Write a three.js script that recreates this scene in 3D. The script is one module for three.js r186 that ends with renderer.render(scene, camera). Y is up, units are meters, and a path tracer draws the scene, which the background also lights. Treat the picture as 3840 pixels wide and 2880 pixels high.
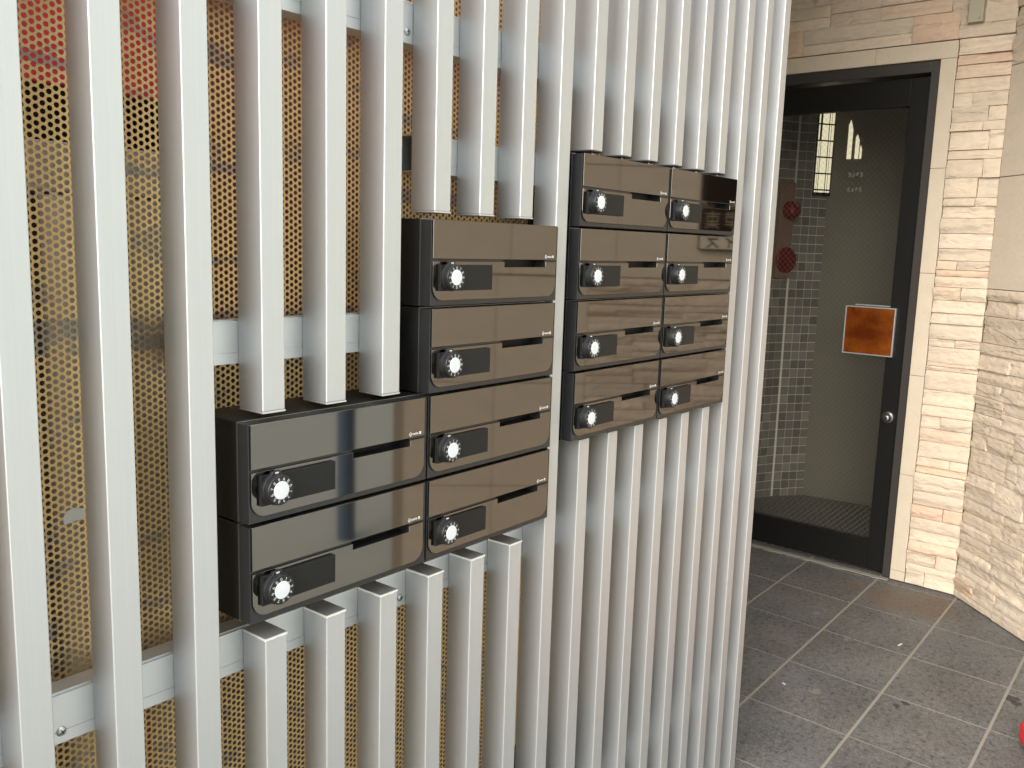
import * as THREE from 'three';
import { RoundedBoxGeometry } from 'three/addons/geometries/RoundedBoxGeometry.js';
import { mergeGeometries } from 'three/addons/utils/BufferGeometryUtils.js';
import { ImprovedNoise } from 'three/addons/math/ImprovedNoise.js';

// ---------------------------------------------------------------- camera, sky, sun, exposure
const scene = new THREE.Scene();
const camera = new THREE.PerspectiveCamera(46.28, 4 / 3, 0.02, 200);
camera.position.set(-0.5926, 1.336, 0.8424);
camera.rotation.order = 'YXZ';
camera.rotation.set(-0.1538, -0.9007, 0.0312);
const renderer = new THREE.WebGLRenderer({ antialias: true });
renderer.setSize(1024, 768);
renderer.toneMapping = THREE.LinearToneMapping;
renderer.toneMappingExposure = 3.4;
renderer.shadowMap.enabled = true;
{ // overcast sky: even, a little brighter overhead, slightly cool
  const w = 64, h = 32, d = new Float32Array(w * h * 4);
  for (let j = 0; j < h; j++) for (let i = 0; i < w; i++) {
    const e = Math.max(0, Math.sin(((j + .5) / h - .5) * Math.PI));
    const k = 0.74 * (0.75 + 0.35 * e), o = (j * w + i) * 4;
    d[o] = k * 0.965; d[o + 1] = k; d[o + 2] = k * 1.05; d[o + 3] = 1;
  }
  const t = new THREE.DataTexture(d, w, h, THREE.RGBAFormat, THREE.FloatType);
  t.mapping = THREE.EquirectangularReflectionMapping; t.magFilter = t.minFilter = THREE.LinearFilter; t.needsUpdate = true;
  scene.background = t; scene.environment = t;
}
const sun = new THREE.DirectionalLight(new THREE.Color(1, 0.935, 0.83), 2.3);
sun.position.set(-7, 4.2, 1.2); sun.target.position.set(1.2, 1, 0); scene.add(sun.target);
sun.castShadow = true; sun.shadow.radius = 100; sun.shadow.mapSize.set(2048, 2048);
Object.assign(sun.shadow.camera, { left: -8, right: 8, top: 8, bottom: -8, near: 0.1, far: 40 });
scene.add(sun);

// ---------------------------------------------------------------- helpers
let seed = 7;
const rnd = () => { seed = (seed * 1664525 + 1013904223) >>> 0; return seed / 4294967296; };
const rr = (a, b) => a + (b - a) * rnd();
const pn = new ImprovedNoise();
const fbm = (x, y, z, o = 4) => { let s = 0, a = .5, f = 1; for (let i = 0; i < o; i++) { s += a * pn.noise(x * f, y * f, z + i * 7.3); a *= .5; f *= 2.03; } return s; };
const used = {};
function numbered(n) { used[n] = (used[n] ?? -1) + 1; return used[n] ? n + '_' + String(used[n]).padStart(3, '0') : n; }
function mesh(name, geo, mat, parent) {
  const m = new THREE.Mesh(geo, mat); m.castShadow = m.receiveShadow = true;
  m.name = parent && parent !== scene ? name : numbered(name); (parent || scene).add(m); return m;
}
function tag(o, label, category, group, kind) {
  if (label) o.userData.label = label; if (category) o.userData.category = category;
  if (group) o.userData.group = group; if (kind) o.userData.kind = kind; return o;
}
function thing(name, label, category, group, parent = scene) {
  const g = new THREE.Group(); g.name = numbered(name); scene.add(g); return tag(g, label, category, group);
}
const B = (x0, x1, y0, y1, z0, z1) => { const g = new THREE.BoxGeometry(x1 - x0, y1 - y0, z1 - z0); g.translate((x0 + x1) / 2, (y0 + y1) / 2, (z0 + z1) / 2); return g; };
const RB = (x0, x1, y0, y1, z0, z1, r = .001, s = 2) => { const g = new RoundedBoxGeometry(x1 - x0, y1 - y0, z1 - z0, s, r); g.translate((x0 + x1) / 2, (y0 + y1) / 2, (z0 + z1) / 2); return g; };
const merge = a => mergeGeometries(a.map(g => { const h = g.index ? g.toNonIndexed() : g; return h; }));
function dataTex(w, h, f, srgb, rep) {
  const d = new Uint8Array(w * h * 4);
  for (let j = 0; j < h; j++) for (let i = 0; i < w; i++) { const c = f(i / w, j / h, i, j), o = (j * w + i) * 4;
    for (let k = 0; k < 3; k++) { let v = Array.isArray(c) ? c[k] : c; v = Math.min(1, Math.max(0, v)); if (srgb) v = v <= .0031308 ? 12.92 * v : 1.055 * Math.pow(v, 1 / 2.4) - .055; d[o + k] = v * 255; } d[o + 3] = 255; }
  const t = new THREE.DataTexture(d, w, h); t.wrapS = t.wrapT = THREE.RepeatWrapping; t.magFilter = THREE.LinearFilter; t.minFilter = THREE.LinearMipmapLinearFilter; t.generateMipmaps = true;
  if (srgb) t.colorSpace = THREE.SRGBColorSpace; if (rep) t.repeat.set(rep[0], rep[1]); t.needsUpdate = true; return t;
}
// uv in metres from positions: pick the two axes across the face normal
function uvMetres(g, s = 1, ox = 0, oy = 0) {
  if (g.index) g = g.toNonIndexed();
  const p = g.attributes.position, n = g.attributes.normal, u = new Float32Array(p.count * 2);
  for (let i = 0; i < p.count; i++) {
    const ax = Math.abs(n.getX(i)), ay = Math.abs(n.getY(i)), az = Math.abs(n.getZ(i));
    let a, b; if (ay >= ax && ay >= az) { a = p.getX(i); b = p.getZ(i); } else if (ax >= az) { a = p.getZ(i); b = p.getY(i); } else { a = p.getX(i); b = p.getY(i); }
    u[2 * i] = (a + ox) * s; u[2 * i + 1] = (b + oy) * s;
  }
  g.setAttribute('uv', new THREE.BufferAttribute(u, 2)); return g;
}
const RGB = (r, g, b) => new THREE.Color().setRGB(r, g, b);
const std = o => new THREE.MeshStandardMaterial(o);

// ---------------------------------------------------------------- materials
const wrapN = (u, v, f, z) => { // tileable fbm
  const a = u - Math.floor(u), b = v - Math.floor(v); const n = (x, y) => fbm(x * f, y * f, z);
  return n(a, b) * (1 - a) * (1 - b) + n(a - 1, b) * a * (1 - b) + n(a, b - 1) * (1 - a) * b + n(a - 1, b - 1) * a * b; };
const M = {};
{ // satin anodised aluminium: drawn lines run along the profile (v = length)
  const line = new Float32Array(256); for (let i = 0; i < 256; i++) line[i] = rnd();
  const sm = new Float32Array(256); for (let i = 0; i < 256; i++) sm[i] = (line[i] + line[(i + 1) % 256] + line[(i + 255) % 256] * .6) / 2.6;
  const col = dataTex(256, 64, (u, v, i) => .92 + .07 * sm[i] + .05 * wrapN(u, v, 3, 77), false);
  const bmp = dataTex(256, 64, (u, v, i, j) => .5 + .5 * (sm[i] - .5) + .1 * (rnd() - .5), false);
  col.repeat.set(16, 1); bmp.repeat.set(16, 1);
  M.alu = std({ color: RGB(.575, .59, .608), metalness: .85, roughness: .54, map: col, bumpMap: bmp, bumpScale: .00003 });
  M.aluPlain = std({ color: RGB(.59, .603, .62), metalness: .75, roughness: .42 });
  M.aluCut = std({ color: RGB(.86, .86, .85), metalness: .6, roughness: .5 });
}
M.blackCap = std({ color: RGB(.012, .012, .013), roughness: .5 });
{ // gold anodised perforated sheet with grey adhesive residue left by old tape, plus a grey stripe near the top
  const X0 = -.45, X1 = .75, Y0 = .4, Y1 = 1.8;
  const t = dataTex(1024, 1024, (u, v) => {
    const x = X0 + u * (X1 - X0), y = Y0 + v * (Y1 - Y0), n = fbm(x * 30, y * 30, 1, 5), f = fbm(x * 140, y * 140, 5, 3);
    let m = 0;
    const band = (a, b, s, x0 = -9, x1 = 9) => { if (x > x0 && x < x1) { const yy = y - s * x, e = .004 * f; if (yy > a + e && yy < b + e && n > -.22) m = Math.max(m, n < -.1 ? .5 : .85); } };
    band(1.226, 1.243, 0); band(1.203, 1.222, -.02); band(1.478, 1.490, -.13, -.4, -.09); band(1.398, 1.424, .02, -.085, .02); band(1.408, 1.420, 0, .02, .09);
    band(1.535, 1.56, -.1, .01, .09); band(1.3, 1.309, .02, .02, .1); band(1.2, 1.212, .02, .1, .3); band(1.5, 1.515, 0, .28, .5); band(1.39, 1.41, 0, .3, .5);  // first band: grey stripe high in the third gap
    band(.905, .925, .05, -.21, -.17); band(1.50, 1.515, -1.2, -.17, -.14);
    const pat = fbm(x * 14 + 9, y * 26, 3, 5); if (pat > .20 && f > -.15) m = Math.max(m, .55); 
    if (Math.abs(fbm(x * 20, y * 50, 8, 4)) < .012 && n > 0) m = Math.max(m, .5);
    const k = 1 + .10 * n, g = [.60 * k, .405 * k, .185 * k], s = [.25, .215, .175];
    return [0, 1, 2].map(c => g[c] * (1 - m) + s[c] * m);
  }, true);
  t.wrapS = t.wrapT = THREE.ClampToEdgeWrapping;
  M.gold = std({ map: t, metalness: .4, roughness: .45 });
  M.goldUV = [X0, X1, Y0, Y1];
  M.goldPlain = std({ color: RGB(.60, .405, .185), metalness: .4, roughness: .45 });
}
M.bodyBlack = new THREE.MeshPhysicalMaterial({ color: RGB(.010, .010, .011), roughness: .45, specularIntensity: .6 });
M.plasticBlack = std({ color: RGB(.012, .0125, .0135), roughness: .38 });
M.plateBlack = new THREE.MeshPhysicalMaterial({ color: RGB(.009, .0095, .010), roughness: .5, specularIntensity: .5 });
M.steelEdge = std({ color: RGB(.45, .45, .45), metalness: 1, roughness: .35 });
{ // bronze-tinted stainless, hairline along x, semi gloss
  const rough = dataTex(256, 256, (u, v, i, j) => .5 + .25 * (rnd() - .5), false);
  const ln = new Float32Array(256); for (let i = 0; i < 256; i++) ln[i] = rnd();
  const bmp = dataTex(64, 256, (u, v, i, j) => ln[j] * .7 + .3 * rnd(), false); bmp.repeat.set(1.5, 4);
  M.bronze = std({ color: RGB(.148, .138, .126), metalness: 1, roughness: .042, bumpMap: bmp, bumpScale: .0000008 });
}
M.white = std({ color: RGB(.58, .61, .65), roughness: .4 });
M.print = std({ color: RGB(.62, .62, .60), roughness: .5 });
{ // dial face print: figures 0..9 A B round the rim
  const c = document.createElement('canvas'); c.width = c.height = 512; const g = c.getContext('2d');
  g.fillStyle = '#0b0b0c'; g.fillRect(0, 0, 512, 512); g.fillStyle = '#d4d6d6'; g.textAlign = 'center'; g.textBaseline = 'middle'; g.font = '82px sans-serif';
  '0123456789AB'.split('').forEach((ch, i) => { g.save(); g.translate(256, 256); g.rotate(i * Math.PI / 6); g.translate(0, -204); g.fillText(ch, 0, 4); g.restore(); });
  const t = new THREE.CanvasTexture(c); t.colorSpace = THREE.SRGBColorSpace; M.dialPrint = std({ map: t, roughness: .45 });
}
{ // small maker's mark: a stacked-lozenge emblem and a short word
  const c = document.createElement('canvas'); c.width = 512; c.height = 128; const g = c.getContext('2d');
  g.fillStyle = '#000'; g.fillRect(0, 0, 512, 128); g.strokeStyle = '#fff'; g.fillStyle = '#fff'; g.lineWidth = 13;
  g.beginPath(); g.moveTo(64, 10); g.lineTo(112, 46); g.lineTo(64, 82); g.lineTo(16, 46); g.closePath(); g.stroke();
  g.beginPath(); g.moveTo(14, 76); g.lineTo(64, 114); g.lineTo(114, 76); g.stroke();
  g.font = 'bold 84px sans-serif'; g.textBaseline = 'middle'; g.fillText('nasta', 132, 60); g.fillRect(386, 26, 74, 70); g.fillStyle = '#000'; g.fillRect(400, 58, 46, 8); g.fillRect(419, 36, 8, 50);
  const t = new THREE.CanvasTexture(c); M.logo = std({ color: RGB(.72, .71, .69), roughness: .5, alphaMap: t, transparent: true });
}
// split-face stone: several tones, shared relief
const stoneBump = dataTex(1024, 1024, (u, v) => { // split layers: terraces running along the bed, broken by finer chips
  const n = wrapN(u, v, 4, 2) * 1.3 + .5 * wrapN(u, v * 4, 3, 17) + v * 9, q = Math.floor(n * 2.2), t = n * 2.2 - q, st = Math.min(1, t * 7);
  const lv = (Math.sin(q * 127.1) * 43758.5453) % 1; const l0 = (Math.sin((q - 1) * 127.1) * 43758.5453) % 1;
  const rag = wrapN(u * 3, v * 6, 6, 9); return .5 + .20 * (l0 + (lv - l0) * st) + .5 * rag + .16 * wrapN(u * 6, v * 12, 7, 29); }, false); stoneBump.repeat.set(1.7, 1.7);
const stoneMap = dataTex(512, 512, (u, v) => { const n = wrapN(u, v * 2, 5, 21), f = wrapN(u * 4, v * 8, 6, 33), k = .95 + .16 * n + .12 * f; return [k, k * (1 - .03 * n), k * (1 - .10 * n)]; }, false); stoneMap.repeat.set(1.7, 1.7);
const stoneTones = [[.63, .52, .405], [.655, .545, .43], [.57, .475, .37], [.63, .49, .37], [.62, .455, .335], [.585, .50, .395], [.63, .52, .40], [.58, .48, .375]]
  .map(c => std({ color: RGB(...c), map: stoneMap, roughness: .92, bumpMap: stoneBump, bumpScale: .009 }));
const limeMap = dataTex(512, 512, (u, v) => { const n = wrapN(u, v, 6, 41), f = wrapN(u * 3, v * 3, 8, 53); const p = f > .22 ? .88 : 1; return (.96 + .12 * n + .06 * f) * p; }, false); limeMap.repeat.set(3, 3);
M.lime = std({ color: RGB(.57, .49, .385), map: limeMap, roughness: .85, bumpMap: limeMap, bumpScale: .0015 });
M.slab = std({ color: RGB(.62, .53, .42), map: stoneMap, roughness: .88, bumpMap: limeMap, bumpScale: .001 });
M.mortar = std({ color: RGB(.28, .235, .18), roughness: .95 });
{ // dark speckled floor tile with dirt and a brown stain by the door corner
  const X0 = 1.2, Z0 = -1.2, S = 2.4;
  const t = dataTex(1536, 1536, (u, v) => {
    const x = X0 + u * S, z = Z0 + v * S, sp = rnd(), n = fbm(x * 5, z * 5, 3, 5), f = fbm(x * 55, z * 55, 4, 3), q = fbm(x * 2.2 + 4, z * 2.2, 8, 3);
    const f2 = fbm(x * 130, z * 130, 14, 2); let k = .118 * (1 + .5 * n + .5 * f + .8 * f2) * (.75 + .5 * sp); if (sp > .985) k *= 1.7; if (f < -.24) k *= .7;
    let c = [k * (1.02 + .12 * q), k * (.985 - .01 * q), k * (.955 - .10 * q)];
    const dx = x - 3.02, dz = z - .0, g = fbm(x * 9, z * 9, 12, 4), r = Math.hypot(dx / .14, dz / .24) + .9 * g;
    if (r < 1) { const m = .55 * Math.min(1, (1 - r) * 3) * (.5 + .6 * (f + .5)); c = [c[0] * (1 - m) + .15 * m, c[1] * (1 - m) + .09 * m, c[2] * (1 - m) + .048 * m]; }
    for (const [sx, sz, s] of [[2.42, .46, .022], [2.395, .475, .017], [2.13, .2, .010], [2.165, .215, .012], [2.10, .62, .015]]) if (Math.hypot(x - sx, z - sz) + .012 * f < s) c = c.map(a => a * .38);
    for (const [sx, sz, s] of [[2.05, -.02, .016], [2.66, -.24, .012], [2.5, -.07, .010]]) if (Math.hypot((x - sx) * .8, z - sz) + .03 * f < s) c = c.map((a, i) => a * .4 + [.13, .125, .11][i]);
    return c;
  }, true); t.wrapS = t.wrapT = THREE.MirroredRepeatWrapping;
  const b = dataTex(512, 512, () => rnd(), false); b.repeat.set(4, 4);
  M.tile = std({ map: t, roughness: .62, bumpMap: b, bumpScale: .0006 }); M.tileUV = [X0, Z0, S];
  M.grout = std({ color: RGB(.27, .25, .215), roughness: .95 });
  M.ground = std({ map: t, roughness: .8 });
}

// ---------------------------------------------------------------- ground and tiled floor
{
  const g = new THREE.PlaneGeometry(120, 120); g.rotateX(-Math.PI / 2); g.translate(0, -.012, 0);
  const gp = mesh('ground', g, std({ color: RGB(.10, .10, .10), roughness: .9 })); tag(gp, 'dark asphalt of the street left of the tiled floor', 'ground', null, 'structure');
  tag(mesh('pavement', B(-1.2, 9, -.011, -.002, 1.452, 8.95), std({ color: RGB(.48, .48, .445), roughness: .9 })), 'pale concrete pavement in front of the tiled floor', 'pavement', null, 'structure');
  // mortar bed of the tiled floor, tiles laid on it
  const bed = mesh('floor', B(-1.2, 3.5, -.010, -.0014, -1.6, 1.45), M.grout); tag(bed, 'floor of square dark grey speckled tiles with pale grout lines', 'floor', null, 'structure');
  const O = [1.857, .1452], V = [.3270, -.0042], U = [-.0169, .3039], [X0, Z0, S] = M.tileUV;
  for (let i = -9; i < 5; i++) for (let j = -5; j < 7; j++) {
    const a = .0028, b = .0042; // half joint along the two directions
    const c = [[i + a / .327, j + b / .304], [i + 1 - a / .327, j + b / .304], [i + 1 - a / .327, j + 1 - b / .304], [i + a / .327, j + 1 - b / .304]]
      .map(([p, q]) => [O[0] + p * V[0] + q * U[0], O[1] + p * V[1] + q * U[1]]);
    const cx = c.reduce((s, p) => s + p[0], 0) / 4, cz = c.reduce((s, p) => s + p[1], 0) / 4; if (cx < -1 || cx > 3.45 || cz < -1.5 || cz > 1.3) continue;
    const lift = rr(-.0004, .0004), r = .0015, pos = [], uv = [], idx = [];
    const ring = (k, y) => c.forEach(p => { const x = cx + (p[0] - cx) * k, z = cz + (p[1] - cz) * k; pos.push(x, y, z); uv.push((x - X0) / S, (z - Z0) / S); });
    ring(1, -.0013); ring(1, -.0006 + lift); ring(1 - r / .15, lift);
    for (let l = 0; l < 2; l++) for (let k = 0; k < 4; k++) { const m = (k + 1) % 4, p = l * 4; idx.push(p + k, p + k + 4, p + m, p + m, p + k + 4, p + m + 4); }
    idx.push(8, 11, 9, 9, 11, 10);
    let g2 = new THREE.BufferGeometry(); g2.setAttribute('position', new THREE.Float32BufferAttribute(pos, 3)); g2.setAttribute('uv', new THREE.Float32BufferAttribute(uv, 2)); g2.setIndex(idx);
    g2 = g2.toNonIndexed(); g2.computeVertexNormals(); mesh('tile', g2, M.tile, bed);
  }
}

{ // rough strip of mortar where the tiles meet the door sill
  const s = new THREE.Shape(), N = 46, pa = [], pb = []; for (let i = 0; i <= N; i++) { const z = -1.05 + .91 * i / N, x = 3.226 + .035 * (.118 - z); pa.push(new THREE.Vector2(x - .004, -z)); pb.push(new THREE.Vector2(x - .028 - .012 * fbm(i * .45, 3, 1, 4) * 2 - .010 * rnd(), -z)); }
  s.setFromPoints(pa.concat(pb.reverse())); const g = new THREE.ExtrudeGeometry(s, { depth: .0028, bevelEnabled: true, bevelSize: .001, bevelThickness: .001, bevelSegments: 1 }); g.rotateX(-Math.PI / 2); g.translate(0, -.001, 0);
  tag(mesh('sill_mortar', g, M.grout), 'rough pale strip of mortar along the foot of the glass door', 'mortar');
}
// ---------------------------------------------------------------- louver screen of aluminium slats
const SW = .0313, SP = .0934, SX = -.2538, SF = -.0125, SB = -.059, PZ = -.113;
const screen = thing('louver_screen', 'screen of upright silver aluminium slats on flat cross rails around the mailboxes', 'screen');
function slatGeo(y0, y1) { const g = RB(0, SW, y0, y1, SB, SF, .0016, 2); return uvMetres(g, 1, 0, 0); }
const full = slatGeo(.012, 2.62), cache = {};
function slat(n, y0, y1, cap, capMat) {
  const key = y0 + '_' + y1, g = y0 === .012 && y1 === 2.62 ? full : (cache[key] ??= slatGeo(y0, y1));
  const m = mesh('slat', g, M.alu, screen); m.position.set(SX + n * SP, 0, 0);
  if (cap) { // end cap at the cut end; 'up' caps have a ragged burr of sawn metal along the front edges
    const y = cap === 'up' ? y1 : y0, s = cap === 'up' ? 1 : -1, parts = [RB(-.0004, SW + .0004, Math.min(y, y + s * .0022), Math.max(y, y + s * .0022), SB + .001, SF + .0006, .0005, 1)];
    const c = mesh('end_cap', parts[0], capMat || M.aluPlain, m);
    if (cap === 'up' && !capMat) {
      const bur = []; let z = SB + .002; while (z < SF - .002) { const l = rr(.004, .011); bur.push(B(-.0010, .0002, y - rr(.0003, .0012), y + .0018, z, Math.min(z + l, SF))); z += l; }
      let x = 0; while (x < SW - .001) { const l = rr(.004, .009); bur.push(B(x, Math.min(x + l, SW), y - rr(.0003, .0013), y + .0018, SF - .0002, SF + .0011)); x += l; }
      mesh('sawn_edge', merge(bur), M.aluCut, m);
    }
    if (cap === 'down' && capMat) { const sc = merge([new THREE.CylinderGeometry(.0022, .0022, .006, 8).translate(SW * .6, y - .005, SF - .012), new THREE.CylinderGeometry(.0035, .0035, .0018, 8).translate(SW * .6, y - .0074, SF - .012)]); mesh('screw', sc, M.steelEdge, m); }
  }
}
for (let n = -5; n <= 18; n++) {
  if (n >= 3 && n <= 5) { slat(n, 1.1362, 2.62, 'down'); slat(n, .012, .8575, 'up'); }
  else if (n >= 6 && n <= 8) { slat(n, 1.3778, 2.62, 'down'); slat(n, .012, .8595, 'up'); }
  else if (n >= 10 && n <= 15) { slat(n, 1.4945, 2.62, 'down', M.blackCap); slat(n, .012, 1.0040, 'up', M.blackCap); }
  else slat(n, .012, 2.62);
}
// rails: hollow extrusions with a scored line and a small lip along the top
function rail(x0, x1, y0, y1) {
  const zb = -.0915, t = .0016, yg = y0 + .0133, parts = [
    B(x0, x1, y0, yg - .0004, SB - t, SB), B(x0, x1, yg + .0004, y1, SB - t, SB), B(x0, x1, yg - .0006, yg + .0006, SB - t - .0012, SB - .0009),
    B(x0, x1, y0, y1, zb, zb + t), B(x0, x1, y0, y0 + t, zb + t, SB - t), B(x0, x1, y1 - t, y1, zb + t, SB - t),
    B(x0, x1, y1, y1 + .0016, SB - .006, SB - .0045), B(x0, x1, y1 - .0022, y1 + .0002, SB, SB + .0007)];
  for (const [yy, zz] of [[y0 + .012, SB - .006], [y1 - .012, SB - .006]]) { const c = new THREE.CylinderGeometry(.0042, .0042, .03, 10, 1, true); c.rotateZ(Math.PI / 2); c.translate(x0 + .016, yy, zz); parts.push(c); }
  return mesh('rail', uvMetres(merge(parts)), M.aluPlain, screen);
}
function screw(r, x, y) {
  const pts = [[0, .0028], [.002, .0027], [.0042, .0018], [.0052, .0004], [.0054, 0]].map(p => new THREE.Vector2(...p));
  const g = new THREE.LatheGeometry(pts, 20); g.rotateX(Math.PI / 2); g.translate(x, y, SB); mesh('screw', g, M.steelEdge, r);
  const c = merge([B(-.0026, .0026, -.0006, .0006, 0, .0006), B(-.0006, .0006, -.0026, .0026, 0, .00055)]); c.rotateZ(.5); c.translate(x, y, SB + .0024); mesh('screw_recess', c, M.blackCap, r);
}
const rLow = rail(-.75, 1.44, .8057, .8592); screw(rLow, -.1955, .8186); screw(rLow, .2955, .8186);
rail(-.035, .272, 1.1885, 1.2381);
rail(.316, 1.44, 1.4319, 1.4822);
const rUp = rail(-.75, 1.44, 1.5978, 1.6510); screw(rUp, .2962, 1.6125); rail(-.75, 1.44, 2.35, 2.40); rail(-.75, 1.44, .25, .30);

// ---------------------------------------------------------------- perforated sheet (every hole is cut)
{
  const panel = thing('perforated_panel', 'gold perforated metal sheet with round holes and grey tape residue behind the slats', 'panel');
  const px = .00695, py = .0081, R = .00288, T = .0012, [X0, X1, Y0, Y1] = M.goldUV;
  const hx = [], hy = []; for (let i = 0; i < 6; i++) { const a = i * Math.PI / 3; hx.push([px * 2 / 3, px / 3, -px / 3, -px * 2 / 3, -px / 3, px / 3][i]); hy.push([0, py / 2, py / 2, 0, -py / 2, -py / 2][i]); }
  const cs = [], sn = []; for (let i = 0; i < 12; i++) { cs.push(Math.cos(i * Math.PI / 6)); sn.push(Math.sin(i * Math.PI / 6)); }
  function cells(list) {
    const n = list.length, P = new Float32Array(n * 42 * 3), N = new Float32Array(n * 42 * 3), W = new Float32Array(n * 42 * 2), I = new Uint32Array(n * 126); let v = 0, q = 0;
    const put = (x, y, z, nx, ny, nz) => { P[3 * v] = x; P[3 * v + 1] = y; P[3 * v + 2] = z; N[3 * v] = nx; N[3 * v + 1] = ny; N[3 * v + 2] = nz; W[2 * v] = (x - X0) / (X1 - X0); W[2 * v + 1] = (y - Y0) / (Y1 - Y0); v++; };
    for (const [x, y] of list) {
      const b = v; for (let i = 0; i < 6; i++) put(x + hx[i], y + hy[i], 0, 0, 0, 1);
      for (let i = 0; i < 12; i++) put(x + R * cs[i], y + R * sn[i], 0, 0, 0, 1);
      for (let i = 0; i < 12; i++) put(x + R * cs[i], y + R * sn[i], 0, -cs[i], -sn[i], 0);
      for (let i = 0; i < 12; i++) put(x + R * cs[i], y + R * sn[i], -T, -cs[i], -sn[i], 0);
      for (let i = 0; i < 6; i++) { const h0 = b + i, h1 = b + (i + 1) % 6, c0 = b + 6 + 2 * i, c1 = c0 + 1, c2 = b + 6 + (2 * i + 2) % 12; for (const k of [h0, h1, c1, h0, c1, c0, h1, c2, c1]) I[q++] = k; }
      for (let i = 0; i < 12; i++) { const j = (i + 1) % 12, a = b + 18, d = b + 30; for (const k of [a + i, a + j, d + i, a + j, d + j, d + i]) I[q++] = k; }
    }
    const g = new THREE.BufferGeometry(); g.setAttribute('position', new THREE.BufferAttribute(P.slice(0, v * 3), 3)); g.setAttribute('normal', new THREE.BufferAttribute(N.slice(0, v * 3), 3)); g.setAttribute('uv', new THREE.BufferAttribute(W.slice(0, v * 2), 2)); g.setIndex(new THREE.BufferAttribute(I.slice(0, q), 1)); return g;
  }
  const near = [], far = [];
  for (let i = -132; i < 203; i++) for (let j = 50; j < 222; j++) { const x = i * px, y = j * py + (i & 1 ? py / 2 : 0);
    if (x > -.36 && x < .63) { if (j > 66 && j < 205) near.push([x, y]); else far.push([x, y]); } else far.push([x, y]); }
  const sh = mesh('perforated_sheet', cells(near), M.gold, panel); sh.position.z = PZ;
  const im = new THREE.InstancedMesh(cells([[0, 0]]), M.goldPlain, far.length), mt = new THREE.Matrix4();
  far.forEach(([x, y], k) => { mt.makeTranslation(x, y, PZ); im.setMatrixAt(k, mt); }); im.name = 'perforated_sheet'; im.userData.kind = 'stuff'; panel.add(im);
  // torn scrap of tape stuck to the sheet
  const sc = new THREE.Shape([[0, 0], [.026, .004], [.03, .011], [.028, .019], [.012, .022], [.002, .018], [-.002, .009]].map(p => new THREE.Vector2(...p)));
  const tp = new THREE.ExtrudeGeometry(sc, { depth: .0006, bevelEnabled: false }); tp.scale(.75, .75, 1); tp.translate(-.158, 1.022, PZ + .0002);
  tag(mesh('tape_scrap', tp, std({ color: RGB(.45, .44, .42), roughness: .7 })), 'torn scrap of whitish tape stuck on the gold perforated sheet', 'tape');
  // what stands behind it, seen through the holes, plus two unseen light blockers
  const back = mesh('back_wall', B(-2.6, 1.46, 0, 2.9, -.75, -.68), std({ color: RGB(.11, .095, .085), roughness: .9 })); tag(back, 'dark wall in the cavity behind the perforated sheet', 'wall');
  tag(mesh('cavity_top_blocker', B(-.92, 1.44, 1.905, 1.925, -.679, -.361), std({ color: RGB(.22, .18, .15), roughness: .9 })), 'unseen flat board added to keep light out of the cavity behind the red board', 'board');  // added board, out of view: blocks skylight so the holes look dark
  tag(mesh('cavity_end_blocker', B(-.94, -.92, 0, 2.62, -.679, -.10), std({ color: RGB(.30, .27, .24), roughness: .9 })), 'unseen upright board added to keep light out of the left end of the cavity', 'board');  // added board, out of view: stops sun entering the cavity from the left
  tag(mesh('red_box', RB(.0, .13, .25, .72, -.42, -.335, .006, 2), std({ color: RGB(.30, .045, .03), roughness: .6 })), 'red brown box low behind the second strip of holes', 'box');
  tag(mesh('red_board', RB(-.9, .16, 1.517, 1.9, -.36, -.345, .003, 1), std({ color: RGB(.60, .035, .06), roughness: .5 })), 'red board showing through the top holes of the perforated sheet', 'board');
  tag(mesh('maroon_board', RB(.163, .9, 1.2, 1.95, -.40, -.385, .003, 1), std({ color: RGB(.20, .04, .03), roughness: .6 })), 'dark maroon board behind the perforated sheet right of the red one', 'board');
  tag(mesh('shelf_board', RB(-.2, .14, 1.384, 1.448, -.40, -.345, .004, 2), std({ color: RGB(.34, .30, .26), roughness: .5 })), 'grey beam showing through the holes below the red board', 'beam');
  tag(mesh('steel_pipe', new THREE.CylinderGeometry(.022, .022, 2.2, 28).translate(-.046, .28, -.335), std({ color: RGB(.52, .47, .41), roughness: .5 })), 'upright grey pipe showing through the holes between the two left slats', 'pipe');
  tag(mesh('steel_pipe', new THREE.CylinderGeometry(.032, .032, 2.2, 28).translate(.082, .28, -.35), std({ color: RGB(.33, .29, .24), roughness: .55 })), 'thicker grey brown pipe showing through the holes right of the thin one', 'pipe');
  tag(mesh('storage_box', RB(-.30, -.122, .55, .94, -.42, -.3, .006, 2), std({ color: RGB(.26, .17, .03), roughness: .6 })), 'mustard yellow box low behind the leftmost strip of holes', 'box');
}

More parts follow.
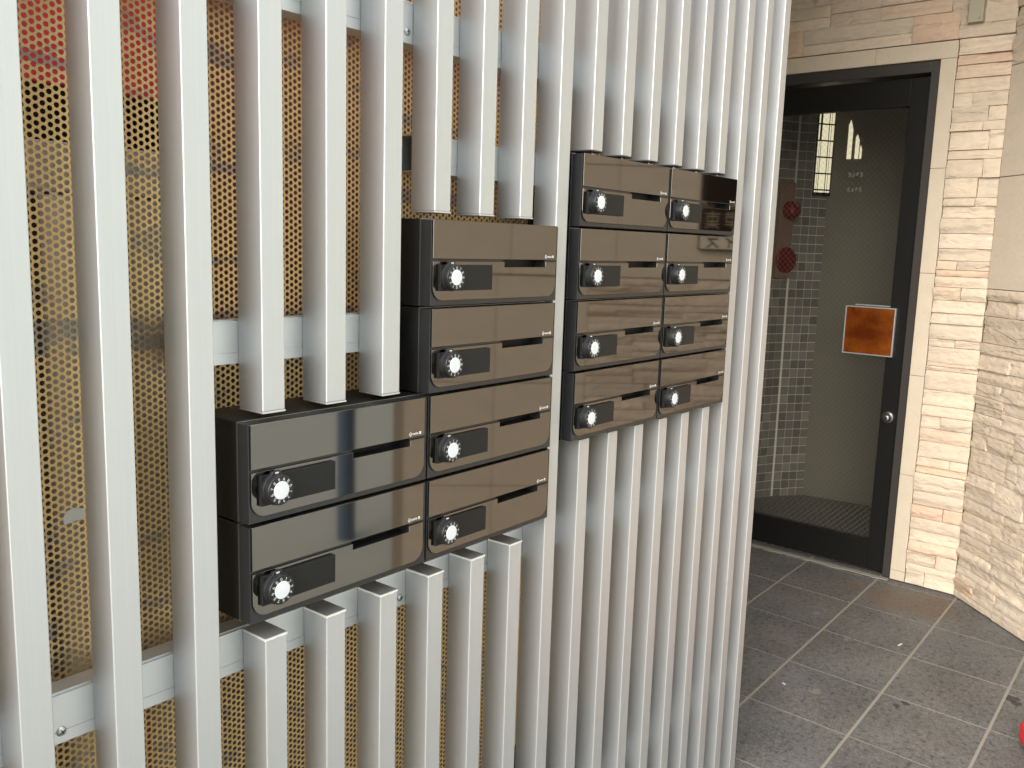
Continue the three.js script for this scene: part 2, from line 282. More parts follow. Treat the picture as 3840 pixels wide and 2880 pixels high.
// ---------------------------------------------------------------- mailboxes
const MB_W = .2806;
const G = {};
{
  const sh = (pts) => { const s = new THREE.Shape(); return s; };
  // frame moulding with a slot opening
  const f = new THREE.Shape(); f.moveTo(-.0012, -.1160); f.lineTo(.2862, -.1160); f.lineTo(.2862, -.0012); f.lineTo(-.0012, -.0012); f.closePath();
  const h = new THREE.Path(); h.moveTo(.1505, -.0660); h.lineTo(.1505, -.0510); h.lineTo(.2545, -.0510); h.lineTo(.2545, -.0660); h.closePath(); f.holes.push(h);
  G.frame = new THREE.ExtrudeGeometry(f, { depth: .0195, bevelEnabled: true, bevelSize: .0005, bevelThickness: .0005, bevelSegments: 1 }); G.frame.translate(0, 0, -.0220);
  G.body = RB(-.0018, .2868, -.1177, .0004, PZ + .003, -.0226, .0008, 2);
  G.edge = merge([B(-.0024, -.0014, -.1172, 0, -.0231, -.0221), B(-.0014, .2864, -.0002, .0006, -.0229, -.0222)]);
  G.flap = RB(0, MB_W, -.0528, 0, -.0016, .0004, .0007, 2);
  const d = new THREE.Shape(), r = .0195, y0 = -.1093, y1 = -.0560, yn = -.0638; d.moveTo(r, y0); d.lineTo(MB_W - r, y0); d.absarc(MB_W - r, y0 + r, r, -Math.PI / 2, 0); d.lineTo(MB_W, y1); d.lineTo(.2533, y1); d.lineTo(.2533, yn); d.lineTo(.1522, yn); d.lineTo(.1522, y1); d.lineTo(0, y1); d.lineTo(0, y0 + r); d.absarc(r, y0 + r, r, Math.PI, Math.PI * 1.5);
  G.door = new THREE.ExtrudeGeometry(d, { depth: .0012, bevelEnabled: true, bevelSize: .0004, bevelOffset: -.0004, bevelThickness: .0004, bevelSegments: 2, curveSegments: 14 }); G.door.translate(0, 0, -.0012);
  G.plate = RB(.0100, .1192, -.0960, -.0606, .0002, .0052, .0006, 1);
  // fixed ring with a raised pointer tab on top
  const rg = new THREE.Shape(); rg.absarc(0, 0, .0186, Math.PI * .5 + .36, Math.PI * 2.5 - .36, false); rg.lineTo(.0056, .0205); rg.lineTo(-.0056, .0205); rg.closePath();
  G.ring = new THREE.ExtrudeGeometry(rg, { depth: .0042, bevelEnabled: true, bevelSize: .0005, bevelThickness: .0005, bevelSegments: 1, curveSegments: 32 }); G.ring.translate(.0284, -.0772, .0050);
  G.mark = B(.0284 - .0023, .0284 + .0023, -.0772 + .0184, -.0772 + .0200, .0096, .0101);
  const prof = [[0, 0], [.0180, 0], [.0182, .0015], [.0179, .0108], [.0173, .0118], [.0166, .0122], [0, .0122]].map(p => new THREE.Vector2(...p));
  G.knob = new THREE.LatheGeometry(prof, 48); G.knob.rotateX(Math.PI / 2);
  G.face = new THREE.RingGeometry(.0104, .0168, 48); { const p = G.face.attributes.position, u = G.face.attributes.uv; for (let i = 0; i < p.count; i++) u.setXY(i, .5 + p.getX(i) / .0336, .5 + p.getY(i) / .0336); } G.face.translate(0, 0, .0124);
  G.cap = new THREE.LatheGeometry([[0, .0009], [.0098, .0009], [.0106, .0005], [.0108, 0]].map(p => new THREE.Vector2(...p)), 40); G.cap.rotateX(Math.PI / 2); G.cap.translate(0, 0, .0122);
  G.logo = new THREE.PlaneGeometry(.0262, .0066); G.logo.translate(.2628, -.0478, .0008);
  for (const k of ['flap', 'door']) G[k] = uvMetres(G[k]);
}
function makeMailbox() {
  const t = new THREE.Group(); t.name = 'mailbox';
  const b = mesh('body', G.body, M.bodyBlack, t); mesh('edge_trim', G.edge, M.steelEdge, b);
  mesh('front_frame', G.frame, M.plasticBlack, t);
  const f = mesh('flap', G.flap, M.bronze, t); mesh('maker_mark', G.logo, M.logo, f);
  mesh('door', G.door, M.bronze, t);
  const p = mesh('lock_plate', G.plate, M.plateBlack, t); mesh('pointer_ring', G.ring, M.plasticBlack, p); mesh('pointer_mark', G.mark, M.white, p);
  const d = mesh('dial', G.knob, M.plasticBlack, t); d.position.set(.0284, -.0772, .0058); mesh('dial_figures', G.face, M.dialPrint, d); mesh('dial_cap', G.cap, M.white, d);
  return t;
}
const mbProto = makeMailbox();
const boxes = [ // column, row, group, figure at the pointer, label
  [0, 2, 0, 9.5, 'grey brown mailbox at far left, directly under three cut slats, dial between 9 and A'],
  [0, 3, 0, 0.2, 'grey brown mailbox at far left bottom, above three sawn slat ends, its dial at 0'],
  [1, 0, 0, 6, 'bronze mailbox at the top of the left four high stack, its dial at 6'],
  [1, 1, 0, 8, 'bronze mailbox second from the top of the left four high stack, its dial at 8'],
  [1, 2, 0, 1, 'bronze mailbox third from the top of the left four high stack, dial at 1'],
  [1, 3, 0, 4.2, 'bronze mailbox at the bottom of the left four high stack, above sawn slats'],
  [0, 0, 1, 10, 'bronze mailbox at top left of the right hand block of eight, its dial at A'],
  [1, 0, 1, 8, 'bronze mailbox at top right of the block of eight, mirroring a dark sign'],
  [0, 1, 1, 4, 'bronze mailbox second row left in the right hand block of eight'],
  [1, 1, 1, 2, 'bronze mailbox second row right in the block of eight, mirroring a pale lettered sign'],
  [0, 2, 1, 4, 'bronze mailbox third row left in the block of eight, stone joints mirrored in it'],
  [1, 2, 1, 5, 'bronze mailbox third row right in the block of eight, stone joints mirrored in it'],
  [0, 3, 1, 6, 'bronze mailbox at bottom left of the right hand block of eight, its dial at 6'],
  [1, 3, 1, 7, 'bronze mailbox at bottom right of the right hand block of eight, its dial at 7']];
boxes.forEach(([c, r, g, fig, label], i) => {
  const o = i ? mbProto.clone() : mbProto; o.name = numbered('mailbox'); scene.add(o);
  o.position.set(c * .2916 + g * .640, 1.3667 - r * .12 + g * .1193, 0);
  o.traverse(q => { if (q.name === 'dial') q.rotation.z = fig * Math.PI / 6; });
  o.userData = { label, category: 'mailbox', group: 'mailboxes set into the slat screen' };
});

// ---------------------------------------------------------------- stone pieces
function stoneGeo(w, h, d, s, rough = 1) { // split face: strata steps along wavy lines, uneven outline
  const nx = Math.max(3, Math.min(20, Math.round(w / .013))), ny = Math.max(3, Math.min(9, Math.round(h / .008)));
  const g = new THREE.BoxGeometry(w, h, d, nx, ny, 1), p = g.attributes.position;
  const ns = h > .07 ? 3 : h > .035 ? 2 : 1, st = []; for (let k = 0; k < ns; k++) st.push([(-.5 + (k + .5 + rr(-.25, .25)) / ns) * h, rr(-.10, .10), rr(-.006, .006), rr(-.5, .5) * w, rr(-.005, .005)]);
  for (let i = 0; i < p.count; i++) {
    let x = p.getX(i), y = p.getY(i), z = p.getZ(i);
    if (z > 0) {
      let o = 0; for (const [yl, sl, am, xb, bm] of st) { const l = yl + sl * x * .5 + .006 * fbm(x * 14, s, 3, 2) + (x > xb ? .006 : 0); o += (y > l ? am : -am * .6); o += (x > xb && y > l ? bm : 0); }
      o += .004 * fbm(x * 22 + s * 3.1, y * 40 + s, 1, 3);
      const e = Math.min(w / 2 - Math.abs(x), h / 2 - Math.abs(y)); if (e < 1e-5) o -= .0025;
      z += rough * o; y += .0012 * fbm(x * 25, s + (y > 0 ? 5 : 0), 2, 2);
    }
    p.setXYZ(i, x, y, z);
  }
  g.computeVertexNormals(); const u = uvMetres(g, 1, s * .37, s * .61); return u;
}
let slant;
const wall = thing('stone_wall', 'cream split stone wall around the dark glass door', 'wall');
const CX = 3.226, CZ = .118; // corner of door wall and slanting wall
wall.position.set(CX, 0, CZ); wall.rotation.y = -.035 - Math.PI / 2; // local x runs along the wall (towards +z of the scene), local z faces the mailboxes
const L = z => z - CZ; // scene z on the door wall -> local x
const toneW = () => { const r = rnd(); return r < .03 ? 4 : r < .11 ? 3 : r < .2 ? 5 : [0, 1, 2, 6, 7][Math.floor(rnd() * 5)]; };
let sid = 0;
function stone(parent, x0, x1, y0, y1, tone, mat) {
  const j = .0009, w = x1 - x0 - 2 * j, h = y1 - y0 - 2 * j, d = .03;
  const m = mesh('stone', stoneGeo(w, h, d, ++sid, parent === slant ? .65 : 1), mat || stoneTones[tone ?? (parent === slant && rnd() < .6 ? (rnd() < .5 ? 1 : 6) : toneW())], parent); m.position.set((x0 + x1) / 2, (y0 + y1) / 2, -.004 + rr(-.005, .007)); return m;
}
{
  // backing masonry with the door opening left out
  const bk = merge([B(L(-.137), .03, 0, 2.9, -.30, -.022), B(L(-1.9), L(-.137), 2.09, 2.9, -.30, -.022), B(L(-1.9), L(-1.075), 0, 2.09, -.30, -.022)]);
  mesh('backing', bk, M.mortar, wall);
  // right hand strip of courses
  const ys = [2.156, 2.0966, 2.0586, 2.0087, 1.9556, 1.9023, 1.8487, 1.8143, 1.744, 1.710, 1.640, 1.566, 1.535, 1.489, 1.431, 1.373, 1.327, 1.291, 1.266, 1.2243, 1.1733, 1.1236, 1.0814, 1.0217, .9896, .9125, .8955, .8170, .7557, .7129, .6613, .6069, .5408, .5059, .4768, .4003, .3425, .2894, .2411, .1920, .1469, .0929, .0661, .004];
  const tn = { 1: 4, 2: 3, 16: 3, 17: 4, 30: 3, 32: 3, 39: 3, 19: 3, 33: 4 };
  for (let i = 0; i + 1 < ys.length; i++) {
    const a = L(-.0765), b = -.004, h = ys[i] - ys[i + 1];
    if (h > .03 && rnd() < .45) { const c = a + (b - a) * rr(.35, .8); stone(wall, a, c, ys[i + 1], ys[i], tn[i]); stone(wall, c, b, ys[i + 1], ys[i]); }
    else stone(wall, a, b, ys[i + 1], ys[i], tn[i]);
  }
  // courses above the lintel
  const rows = [[2.156, 2.258, [-1.3, -.97, -.694, -.53, -.25, -.08, .114]], [2.258, 2.352, [-1.3, -.80, -.585, -.378, -.113, .114]], [2.352, 2.45, [-1.3, -.9, -.66, -.45, -.2, .0, .114]], [2.45, 2.55, [-1.3, -.8, -.5, -.2, .114]], [2.55, 2.65, [-1.3, -.9, -.6, -.3, .114]], [2.65, 2.75, [-1.3, -.8, -.5, -.2, .114]]];
  rows.forEach(([y0, y1, xs], k) => { for (let i = 0; i + 1 < xs.length; i++) {
    const m = y0 + (y1 - y0) * rr(.4, .62), t = k === 0 && i === 1 ? 4 : undefined;
    if (k === 0 && i === 2) { stone(wall, L(xs[i]), L(xs[i + 2]), y0, m); stone(wall, L(xs[i]), L(xs[i + 2]), m, y1); }
    else if (k === 0 && i === 3) continue;
    else if (rnd() < .6 && t === undefined) { stone(wall, L(xs[i]), L(xs[i + 1]), y0, m); stone(wall, L(xs[i]), L(xs[i + 1]), m, y1); }
    else stone(wall, L(xs[i]), L(xs[i + 1]), y0, y1, t); } });
  // smooth limestone band round the door
  const tr = (z0, z1, y0, y1) => mesh('trim_block', uvMetres(RB(L(z0) + .0006, L(z1) - .0006, y0 + .0006, y1 - .0006, -.02, .008, .0015, 1), 1, ++sid * .3, 0), M.lime, wall);
  const tj = [.004, .0448, .4543, .865, 1.2748, 1.68, 2.09]; for (let i = 0; i + 1 < tj.length; i++) tr(-.137, -.0785, tj[i], tj[i + 1]);
  tr(-.386, -.0785, 2.09, 2.154); tr(-.80, -.386, 2.09, 2.154); tr(-1.2, -.80, 2.09, 2.154);
}
slant = thing('slanting_wall', 'cream split stone wall slanting towards the viewer right of the door', 'wall');
slant.position.set(CX, 0, CZ); slant.rotation.y = -Math.PI * 3 / 4; // local -x ... runs towards the viewer
{
  // local x = distance from the corner, local z faces the mailboxes
  const END = 2.04, flip = s => s;
  mesh('backing', B(-.05, END + .04, 0, 2.9, -.30, -.022), M.mortar, slant);
  const courses = []; let y = .004; while (y < 2.75) { courses.push([y, y + .1018]); y += .1018; }
  courses.forEach(([y0, y1], k) => {
    const slab = y0 > 1.2 && y0 < 2.0; if (slab) return; let x = .003;
    const LE = 1.35; while (x < LE - .01) { let w = rr(.16, .36); if (x + w > LE - .08) w = LE - x; 
      const n = rnd() < .5 ? 2 : rnd() < .6 ? 3 : 1, cut = [y0]; for (let i = 1; i < n; i++) cut.push(y0 + (y1 - y0) * (i / n + rr(-.1, .1))); cut.push(y1);
      for (let i = 0; i < n; i++) { if (x < .6 && w > .2 && rnd() < .4) { const c = w * rr(.35, .7); stone(slant, x, x + c, cut[i], cut[i + 1]); stone(slant, x + c, x + w, cut[i], cut[i + 1]); } else stone(slant, x, x + w, cut[i], cut[i + 1]); }
      x += w; }
  });
  for (const [x0, x1] of [[1.35, 1.70], [1.70, 2.04]]) for (const [y0, y1] of [[.004, .41], [.41, .815], [.815, 1.2226], [2.043, 2.40], [2.40, 2.75]]) mesh('slab', uvMetres(RB(x0 + .0008, x1 - .0008, y0 + .0012, y1 - .0012, -.018, .012, .002, 1), 1, ++sid * .3, .2), M.slab, slant);
  for (const [x0, x1] of [[.004, .42], [.42, .84], [.84, 1.25], [1.25, 1.65], [1.65, 2.04]]) for (const [y0, y1] of [[1.2256, 1.64], [1.64, 2.04]]) mesh('slab', uvMetres(RB(x0 + .0008, x1 - .0008, y0 + .0012, y1 - .0012, -.018, .012, .002, 1), 1, ++sid * .3, .2), M.slab, slant);
}
// sign on the slanting wall, seen mirrored in the mailboxes
{
  const c = document.createElement('canvas'); c.width = 1024; c.height = 640; const g = c.getContext('2d');
  g.fillStyle = '#2a2019'; g.fillRect(0, 0, 1024, 640); g.fillStyle = '#6a5c4a'; g.fillRect(0, 268, 1024, 46);
  g.strokeStyle = '#94866f'; g.lineWidth = 11; // a row of worn square characters
  for (let k = 0; k < 6; k++) { const x = 40 + k * 165, y = 338; g.strokeRect(x + 18, y + 38, 92, 40); g.beginPath(); g.moveTo(x, y + 16); g.lineTo(x + 128, y + 16); g.moveTo(x + 64, y - 8); g.lineTo(x + 64, y + 132); g.moveTo(x + 6, y + 100); g.lineTo(x + 122, y + 100); if (k % 2) { g.moveTo(x + 64, y + 100); g.lineTo(x + 8, y + 134); g.moveTo(x + 64, y + 100); g.lineTo(x + 122, y + 134); } else { g.moveTo(x + 28, y - 6); g.lineTo(x + 28, y + 38); g.moveTo(x + 100, y - 6); g.lineTo(x + 100, y + 38); } g.stroke(); }
  g.fillStyle = '#cfc6b4'; g.fillRect(0, 536, 1024, 104); g.strokeStyle = '#1d150e'; g.lineWidth = 14;
  g.strokeRect(590, 556, 72, 64); g.translate(115, 0);
  g.beginPath(); g.moveTo(690, 548); g.lineTo(616, 592); g.moveTo(660, 570); g.lineTo(660, 632); g.stroke();
  g.beginPath(); g.moveTo(752, 558); g.lineTo(836, 558); g.lineTo(750, 630); g.moveTo(802, 594); g.lineTo(848, 630); g.stroke();
  const t = new THREE.CanvasTexture(c); t.colorSpace = THREE.SRGBColorSpace;
  const s = thing('wall_sign', 'dark sign board with a pale lettered strip on the slanting stone wall', 'sign');
  s.position.set(CX - .70 * Math.SQRT1_2 - .03 * Math.SQRT1_2, 1.34, CZ + .70 * Math.SQRT1_2 - .03 * Math.SQRT1_2); s.rotation.y = -Math.PI * 3 / 4;
  mesh('board', RB(-.24, .24, 0, .30, -.013, .006, .002, 1), std({ color: RGB(.03, .022, .016), roughness: .5 }), s);
  const f = new THREE.PlaneGeometry(.474, .294); f.translate(0, .15, .0065); mesh('sign_print', f, std({ map: t, roughness: .5 }), s);
}

// ---------------------------------------------------------------- glass door
M.doorBlack = new THREE.MeshPhysicalMaterial({ color: RGB(.008, .0078, .0075), roughness: .4, specularIntensity: .5 });
M.jamb = std({ color: RGB(.05, .045, .04), roughness: .42, metalness: .3 });
const door = thing('glass_door', 'black framed wired glass door in the stone wall', 'door');
door.position.copy(wall.position); door.rotation.copy(wall.rotation);
{
  const zi = -.172, zl = -.247, zr = -1.04; // jamb | stile | glass
  const fr = mesh('door_frame', merge([RB(L(zi), L(-.139), .003, 2.088, -.09, -.004, .002, 1), RB(L(zr) - .035, L(zr), .003, 2.088, -.09, -.004, .002, 1), RB(L(zr) - .0002, L(zi) + .0002, 2.046, 2.088, -.09, -.004, .002, 1)]), M.jamb, door);
  mesh('stile', RB(L(zl), L(zi) - .004, .012, 2.034, -.062, -.024, .002, 1), M.doorBlack, door);
  mesh('stile', RB(L(zr) + .004, L(zr) + .078, .012, 2.034, -.062, -.024, .002, 1), M.doorBlack, door);
  mesh('top_rail', RB(L(zr) + .0785, L(zl) - .0006, 1.926, 2.034, -.061, -.025, .002, 1), M.doorBlack, door);
  mesh('bottom_rail', RB(L(zr) + .0785, L(zl) - .0006, .012, .139, -.061, -.025, .002, 1), M.doorBlack, door);
  mesh('glass', B(L(zr) + .0785, L(zl) - .0006, .139, 1.926, -.046, -.040), new THREE.MeshPhysicalMaterial({ color: RGB(.96, .955, .93), transmission: 1, thickness: 0, roughness: .02, ior: 1.5 }), door);
  const w = [], x0 = L(zr) + .079, x1 = L(zl) - .001, y0 = .14, y1 = 1.925, sp = .0255, wire = (a, b) => { const d = b.clone().sub(a), len = d.length(); if (len < .01) return; const c = new THREE.CylinderGeometry(.0003, .0003, len, 4, 1, true); c.rotateZ(Math.atan2(d.y, d.x) - Math.PI / 2); c.translate((a.x + b.x) / 2, (a.y + b.y) / 2, -.0375); w.push(c); };
  for (const s of [1, -1]) for (let k = y0 - (x1 - x0) * 1.2; k < y1 + (x1 - x0) * 1.2; k += sp) { // line y = k + s*1.05*(x-x0), clipped
    const m = 1.05 * s; let a = x0, b = x1; const xa = x0 + (y0 - k) / m, xb = x0 + (y1 - k) / m, lo = Math.min(xa, xb), hi = Math.max(xa, xb); a = Math.max(a, lo); b = Math.min(b, hi); if (b - a < .005) continue; wire(new THREE.Vector3(a, k + m * (a - x0), 0), new THREE.Vector3(b, k + m * (b - x0), 0)); }
  const wm = mesh('glass_wires', merge(w), std({ color: RGB(.24, .23, .205), metalness: .2, roughness: .6 }), door); wm.userData.kind = 'stuff';
  { const c = document.createElement('canvas'); c.width = 256; c.height = 320; const g = c.getContext('2d'); g.fillStyle = '#000'; g.fillRect(0, 0, 256, 320); g.strokeStyle = '#fff'; g.lineWidth = 7; g.setLineDash([9, 6]);
    for (const y of [10, 240]) for (let i = 0; i < 4; i++) { const x = 12 + i * 58 + (i > 1 ? 16 : 0); g.beginPath(); g.arc(x + 18, y + 16, 14, Math.PI * 1.9, Math.PI * .6, i !== 1); g.stroke(); g.beginPath(); g.arc(x + 18, y + 46, 15, Math.PI * 1.5, Math.PI * .9, i === 2); g.stroke(); }
    const p = new THREE.PlaneGeometry(.066, .085); p.translate(L(-.441), 1.636, -.0362); mesh('glass_marks', p, std({ color: RGB(.55, .52, .46), alphaMap: new THREE.CanvasTexture(c), transparent: true, roughness: .6 }), door); }  // two rows of pale dotted marks on a sheet at the glass
  const k = mesh('thumb_turn', new THREE.LatheGeometry([[0, .030], [.009, .030], [.0125, .027], [.013, .014], [.0225, .012], [.0245, .006], [.0245, 0]].map(p => new THREE.Vector2(...p)), 28).rotateX(Math.PI / 2), M.steelEdge, door); k.position.set(L(-.214), .676, -.024);
  mesh('keyhole', new THREE.CylinderGeometry(.0065, .0065, .002, 16).rotateX(Math.PI / 2), std({ color: RGB(.2, .2, .2), metalness: 1, roughness: .3 }), k).position.z = .0305;
}
{ // square amber plate in a silver frame hung on the door
  const s = thing('door_plate', 'square amber brown glazed plate in a thin silver frame on the glass door', 'sign');
  s.position.copy(wall.position); s.rotation.copy(wall.rotation);
  const t = dataTex(256, 256, (u, v) => { const n = wrapN(u, v, 3, 71), f = fbm(u * 26, v * 26, 9, 4), e = Math.min(u, 1 - u, v, 1 - v), m = Math.min(1, Math.max(0, -.15 + 1.7 * n + .3 * f + 1.5 * Math.hypot(u - .48, v - .5)));
    let c = [.17 + .26 * m, .030 + .085 * m, .004 + .010 * m]; if (f > .40 && e < .1) c = [.4, .26, .16]; return c.map(a => a * .47); }, true);
  const x0 = L(-.423), x1 = L(-.2175), y0 = .927, y1 = 1.127;
  const g = RB(x0 + .005, x1 - .005, y0 + .005, y1 - .005, -.018, -.0065, .001, 1); const p = g.attributes.position, u = g.attributes.uv; for (let i = 0; i < p.count; i++) u.setXY(i, (p.getX(i) - x0) / (x1 - x0), (p.getY(i) - y0) / (y1 - y0));
  mesh('plate', g, std({ map: t, roughness: .22 }), s);
  const e = .0045; mesh('plate_frame', merge([RB(x0, x1, y0, y0 + e, -.02, -.004, .0008, 1), RB(x0, x1, y1 - e, y1, -.02, -.004, .0008, 1), RB(x0, x0 + e, y0 + e, y1 - e, -.02, -.0042, .0008, 1), RB(x1 - e, x1, y0 + e, y1 - e, -.02, -.0042, .0008, 1)]), M.aluPlain, s);
  mesh('rear_frame', RB(x0 + .03, x1 - .005, y1 + .003, y1 + .0075, -.0375, -.03, .0008, 1), M.aluPlain, s);
}
{ // beige cable cover above the door
  const s = thing('cable_cover', 'beige metal cable cover with one screw on the stone above the door corner', 'cover'); s.position.copy(wall.position); s.rotation.copy(wall.rotation);
  mesh('cover', RB(L(-.0455), L(.006), 2.203, 2.75, .008, .045, .002, 2), std({ color: RGB(.36, .33, .245), roughness: .55 }), s);
  mesh('screw', new THREE.LatheGeometry([[0, .003], [.003, .0025], [.0045, 0]].map(p => new THREE.Vector2(...p)), 14).rotateX(Math.PI / 2).translate(L(-.004), 2.216, .045), M.steelEdge, s);
}
// ---------------------------------------------------------------- interior behind the glass
{
  const gl = (a, b, y) => { };
  const P0 = [3.30, -1.380], P1 = [4.086, -1.019], P2 = [4.25, -.900], P3 = [4.40, .35];
  const mosaic = thing('mosaic_wall', 'dark grey mosaic tiled wall seen through the glass door', 'wall');
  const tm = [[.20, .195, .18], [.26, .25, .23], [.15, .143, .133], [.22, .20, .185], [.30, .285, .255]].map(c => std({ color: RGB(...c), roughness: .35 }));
  const tg = RB(0, .0445, 0, .0445, 0, .004, .001, 1); const extra = [];
  const seg = (A, Bp, skip) => { const dx = Bp[0] - A[0], dz = Bp[1] - A[1], len = Math.hypot(dx, dz), ry = Math.atan2(-dz, dx);
    const b = mesh('grout', B(0, len, 0, 2.5, -.03, 0), std({ color: RGB(.75, .73, .68), roughness: .9 }), mosaic); b.position.set(A[0], 0, A[1]); b.rotation.y = ry;
    const cols = []; for (let i = 0; (i + 1) * .0478 < len; i++) cols.push(i);
    for (const i of cols) for (let j = 0; j < 50; j++) { const x = len - (i + 1) * .0478 + .001, y = j * .0478 + .002, far = skip && i > 3; if (skip && i > 9) continue;
      if (far || j > 44) { const g = tg.clone(); g.translate(x, y, 0); g.rotateY(ry); g.translate(A[0], 0, A[1]); extra.push(g); continue; }
      const m = mesh('mosaic_tile', tg, tm[Math.floor(rnd() * rnd() * 5)], mosaic); m.position.set(A[0] + x * Math.cos(ry), y, A[1] - x * Math.sin(ry)); m.rotation.y = ry; } };
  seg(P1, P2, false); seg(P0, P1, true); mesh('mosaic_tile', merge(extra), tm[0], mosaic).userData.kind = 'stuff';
  const bw = thing('inner_wall', 'plain grey green wall at the back of the entrance hall', 'wall');
  const wallTo = (A, Bp, t, mat) => { const dx = Bp[0] - A[0], dz = Bp[1] - A[1], len = Math.hypot(dx, dz); const m = mesh('wall_face', B(0, len, 0, 2.5, -t, 0), mat, bw); m.position.set(A[0], 0, A[1]); m.rotation.y = Math.atan2(-dz, dx); };
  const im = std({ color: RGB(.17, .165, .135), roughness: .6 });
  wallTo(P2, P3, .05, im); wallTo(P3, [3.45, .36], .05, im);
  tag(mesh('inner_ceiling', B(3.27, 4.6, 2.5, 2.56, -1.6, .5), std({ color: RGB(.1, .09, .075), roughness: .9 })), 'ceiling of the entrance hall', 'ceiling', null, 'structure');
  // pebble mosaic floor
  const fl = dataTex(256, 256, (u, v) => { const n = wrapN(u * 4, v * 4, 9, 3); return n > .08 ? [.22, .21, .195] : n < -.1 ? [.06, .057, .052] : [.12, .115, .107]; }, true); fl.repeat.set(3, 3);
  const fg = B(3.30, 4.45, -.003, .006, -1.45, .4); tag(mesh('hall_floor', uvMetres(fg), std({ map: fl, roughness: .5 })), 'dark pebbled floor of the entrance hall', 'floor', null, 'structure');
  // fire alarm: slim pinkish panel, red lamp and red push disc
  const fa = thing('fire_alarm', 'slim pinkish fire alarm panel with red lamp and red disc inside the door', 'fire alarm'); fa.position.set(P1[0], 0, P1[1]); fa.rotation.y = Math.atan2(-(P1[1] - P0[1]), P1[0] - P0[0]);
  mesh('panel', RB(-.11, -.012, 1.205, 1.70, .0, .03, .004, 2), std({ color: RGB(.25, .15, .12), roughness: .5 }), fa);
  const red = std({ color: RGB(.16, .012, .016), roughness: .25 });
  mesh('alarm_lamp', new THREE.LatheGeometry([[.046, 0], [.046, .02], [.040, .045], [.022, .060], [0, .064]].map(p => new THREE.Vector2(...p)), 24).rotateX(Math.PI / 2).translate(-.05, 1.556, .03), red, fa);
  mesh('push_disc', new THREE.LatheGeometry([[.067, 0], [.067, .008], [.058, .014], [.03, .014], [.026, .010], [0, .010]].map(p => new THREE.Vector2(...p)), 28).rotateX(Math.PI / 2).translate(-.05, 1.30, .03), red, fa);
  // tall narrow lit window with bars, and two pointed slits
  const lit = new THREE.MeshStandardMaterial({ color: RGB(.5, .48, .4), emissive: RGB(.62, .57, .40), emissiveIntensity: .4, roughness: .6 });  // glow put in place of light mirrored by the door glass
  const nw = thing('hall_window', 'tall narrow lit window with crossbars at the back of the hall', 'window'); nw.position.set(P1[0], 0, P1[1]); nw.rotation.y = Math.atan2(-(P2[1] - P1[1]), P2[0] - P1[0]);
  mesh('reflection_backing', RB(.108, .214, 1.64, 2.14, .004, .010, .001, 1), M.doorBlack, nw);
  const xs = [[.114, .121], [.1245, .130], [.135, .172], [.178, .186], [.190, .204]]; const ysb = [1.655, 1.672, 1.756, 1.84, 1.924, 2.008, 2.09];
  for (const [a, b] of xs) for (let i = 0; i + 1 < ysb.length; i++) { if (a < .13 && i > 3 && a > .12) continue; mesh('reflection_strip', B(a, b, ysb[i] + .004, ysb[i + 1] - .004, .0095, .012), lit, nw); }
  const ps = thing('pointed_reflection', 'slender pointed reflections in the door glass, added as glowing shapes in the hall', 'window'); ps.position.set(P2[0], 0, P2[1]); ps.rotation.y = Math.atan2(-(P3[1] - P2[1]), P3[0] - P2[0]);  // pointed glints of the glass, built as glowing shapes on the back wall
  const glint = (x, w, y0, y1, tip) => { const s = new THREE.Shape([[x, y0], [x + w, y0], [x + w, y1 - tip], [x + w * .4, y1], [x, y1 - tip * .5]].map(p => new THREE.Vector2(...p))); return new THREE.ExtrudeGeometry(s, { depth: .003, bevelEnabled: false }).translate(0, 0, .002); };
  mesh('glint', glint(.083, .022, 1.832, 2.03, .05), lit, ps); mesh('glint', glint(.122, .019, 1.832, 1.955, .03), lit, ps); mesh('glint', glint(.146, .010, 1.832, 1.90, .02), lit, ps);
}

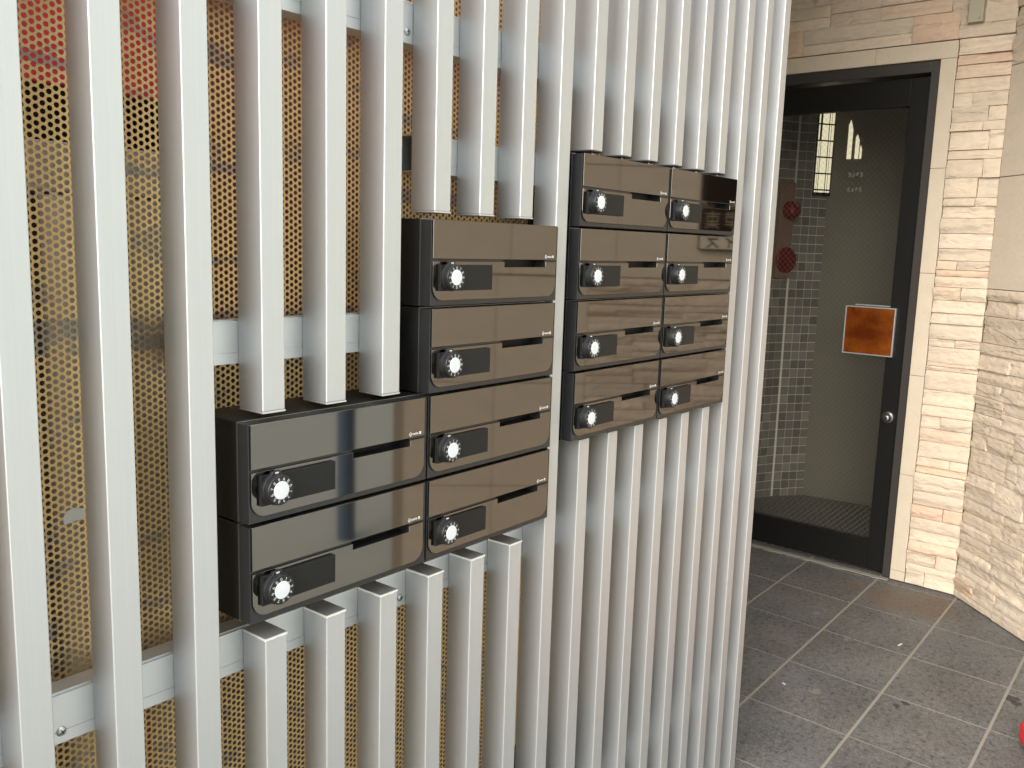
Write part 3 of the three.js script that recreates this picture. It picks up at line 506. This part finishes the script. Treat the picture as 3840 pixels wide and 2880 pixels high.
// ---------------------------------------------------------------- canopy over the entrance and what the shiny doors mirror
tag(mesh('canopy', B(1.62, 4.6, 2.70, 2.84, -2.6, 1.6), std({ color: RGB(.42, .36, .28), roughness: .9 })), 'flat canopy slab over the entrance above the door', 'canopy', null, 'structure');
tag(mesh('drain_pipe', new THREE.CylinderGeometry(.04, .04, 2.6, 24).translate(2.02, 1.3, 2.16), std({ color: RGB(.07, .105, .16), roughness: .4 })), 'dark blue grey downpipe past the end of the slanting wall', 'pipe');
{
  const ob = thing('opposite_building', 'plain greenish grey building across the street', 'building');
  mesh('wall', B(-14, 14, 0, 9, 9, 9.4), std({ color: RGB(.90, .95, .79), roughness: .9 }), ob);
  for (let i = 0; i < 9; i++) { const w = mesh('window', B(-12 + i * 2.8, -10.6 + i * 2.8, 3.6, 5, 8.96, 9.0 - .002), std({ color: RGB(.06, .07, .08), roughness: .1 }), ob); }
}
// passage walls left of the door
{ const pw = thing('passage_wall', 'dull brown wall closing the passage behind the slat screen', 'wall');
  const m = std({ color: RGB(.22, .19, .145), roughness: .8 });
  mesh('side_face', B(1.45, 1.55, 0, 2.76, -2.5, -.118), m, pw); mesh('end_face', B(1.551, 3.3, 0, 2.76, -2.5, -2.4), m, pw); }
// ---------------------------------------------------------------- small things on the floor
{
  const red = std({ color: RGB(.62, .018, .022), roughness: .35 });
  const st = thing('sign_stand_base', 'corner of a red plastic sign stand base on the tiled floor', 'stand'); st.position.set(2.035, 0, .775); st.rotation.y = .55;
  mesh('base', RB(-.22, .22, .006, .09, -.17, .17, .03, 4), red, st); mesh('foot', RB(-.2, .2, 0.0005, .012, -.15, .15, .004, 1), M.blackCap, st);
  const scrap = (x, z, l, w, a) => { const g = RB(-l / 2, l / 2, .0006, .0022, -w / 2, w / 2, .0005, 1); const m = mesh('paper_scrap', g, M.white); m.position.set(x, 0, z); m.rotation.y = a; return m; };
  tag(scrap(2.585, .085, .026, .006, -.2), 'thin white paper scrap lying on a tile in front of the door corner', 'litter');
  tag(scrap(2.03, -.11, .012, .007, 1.0), 'small white scrap on the tile left of the thick grout line', 'litter');
}
renderer.render(scene, camera);
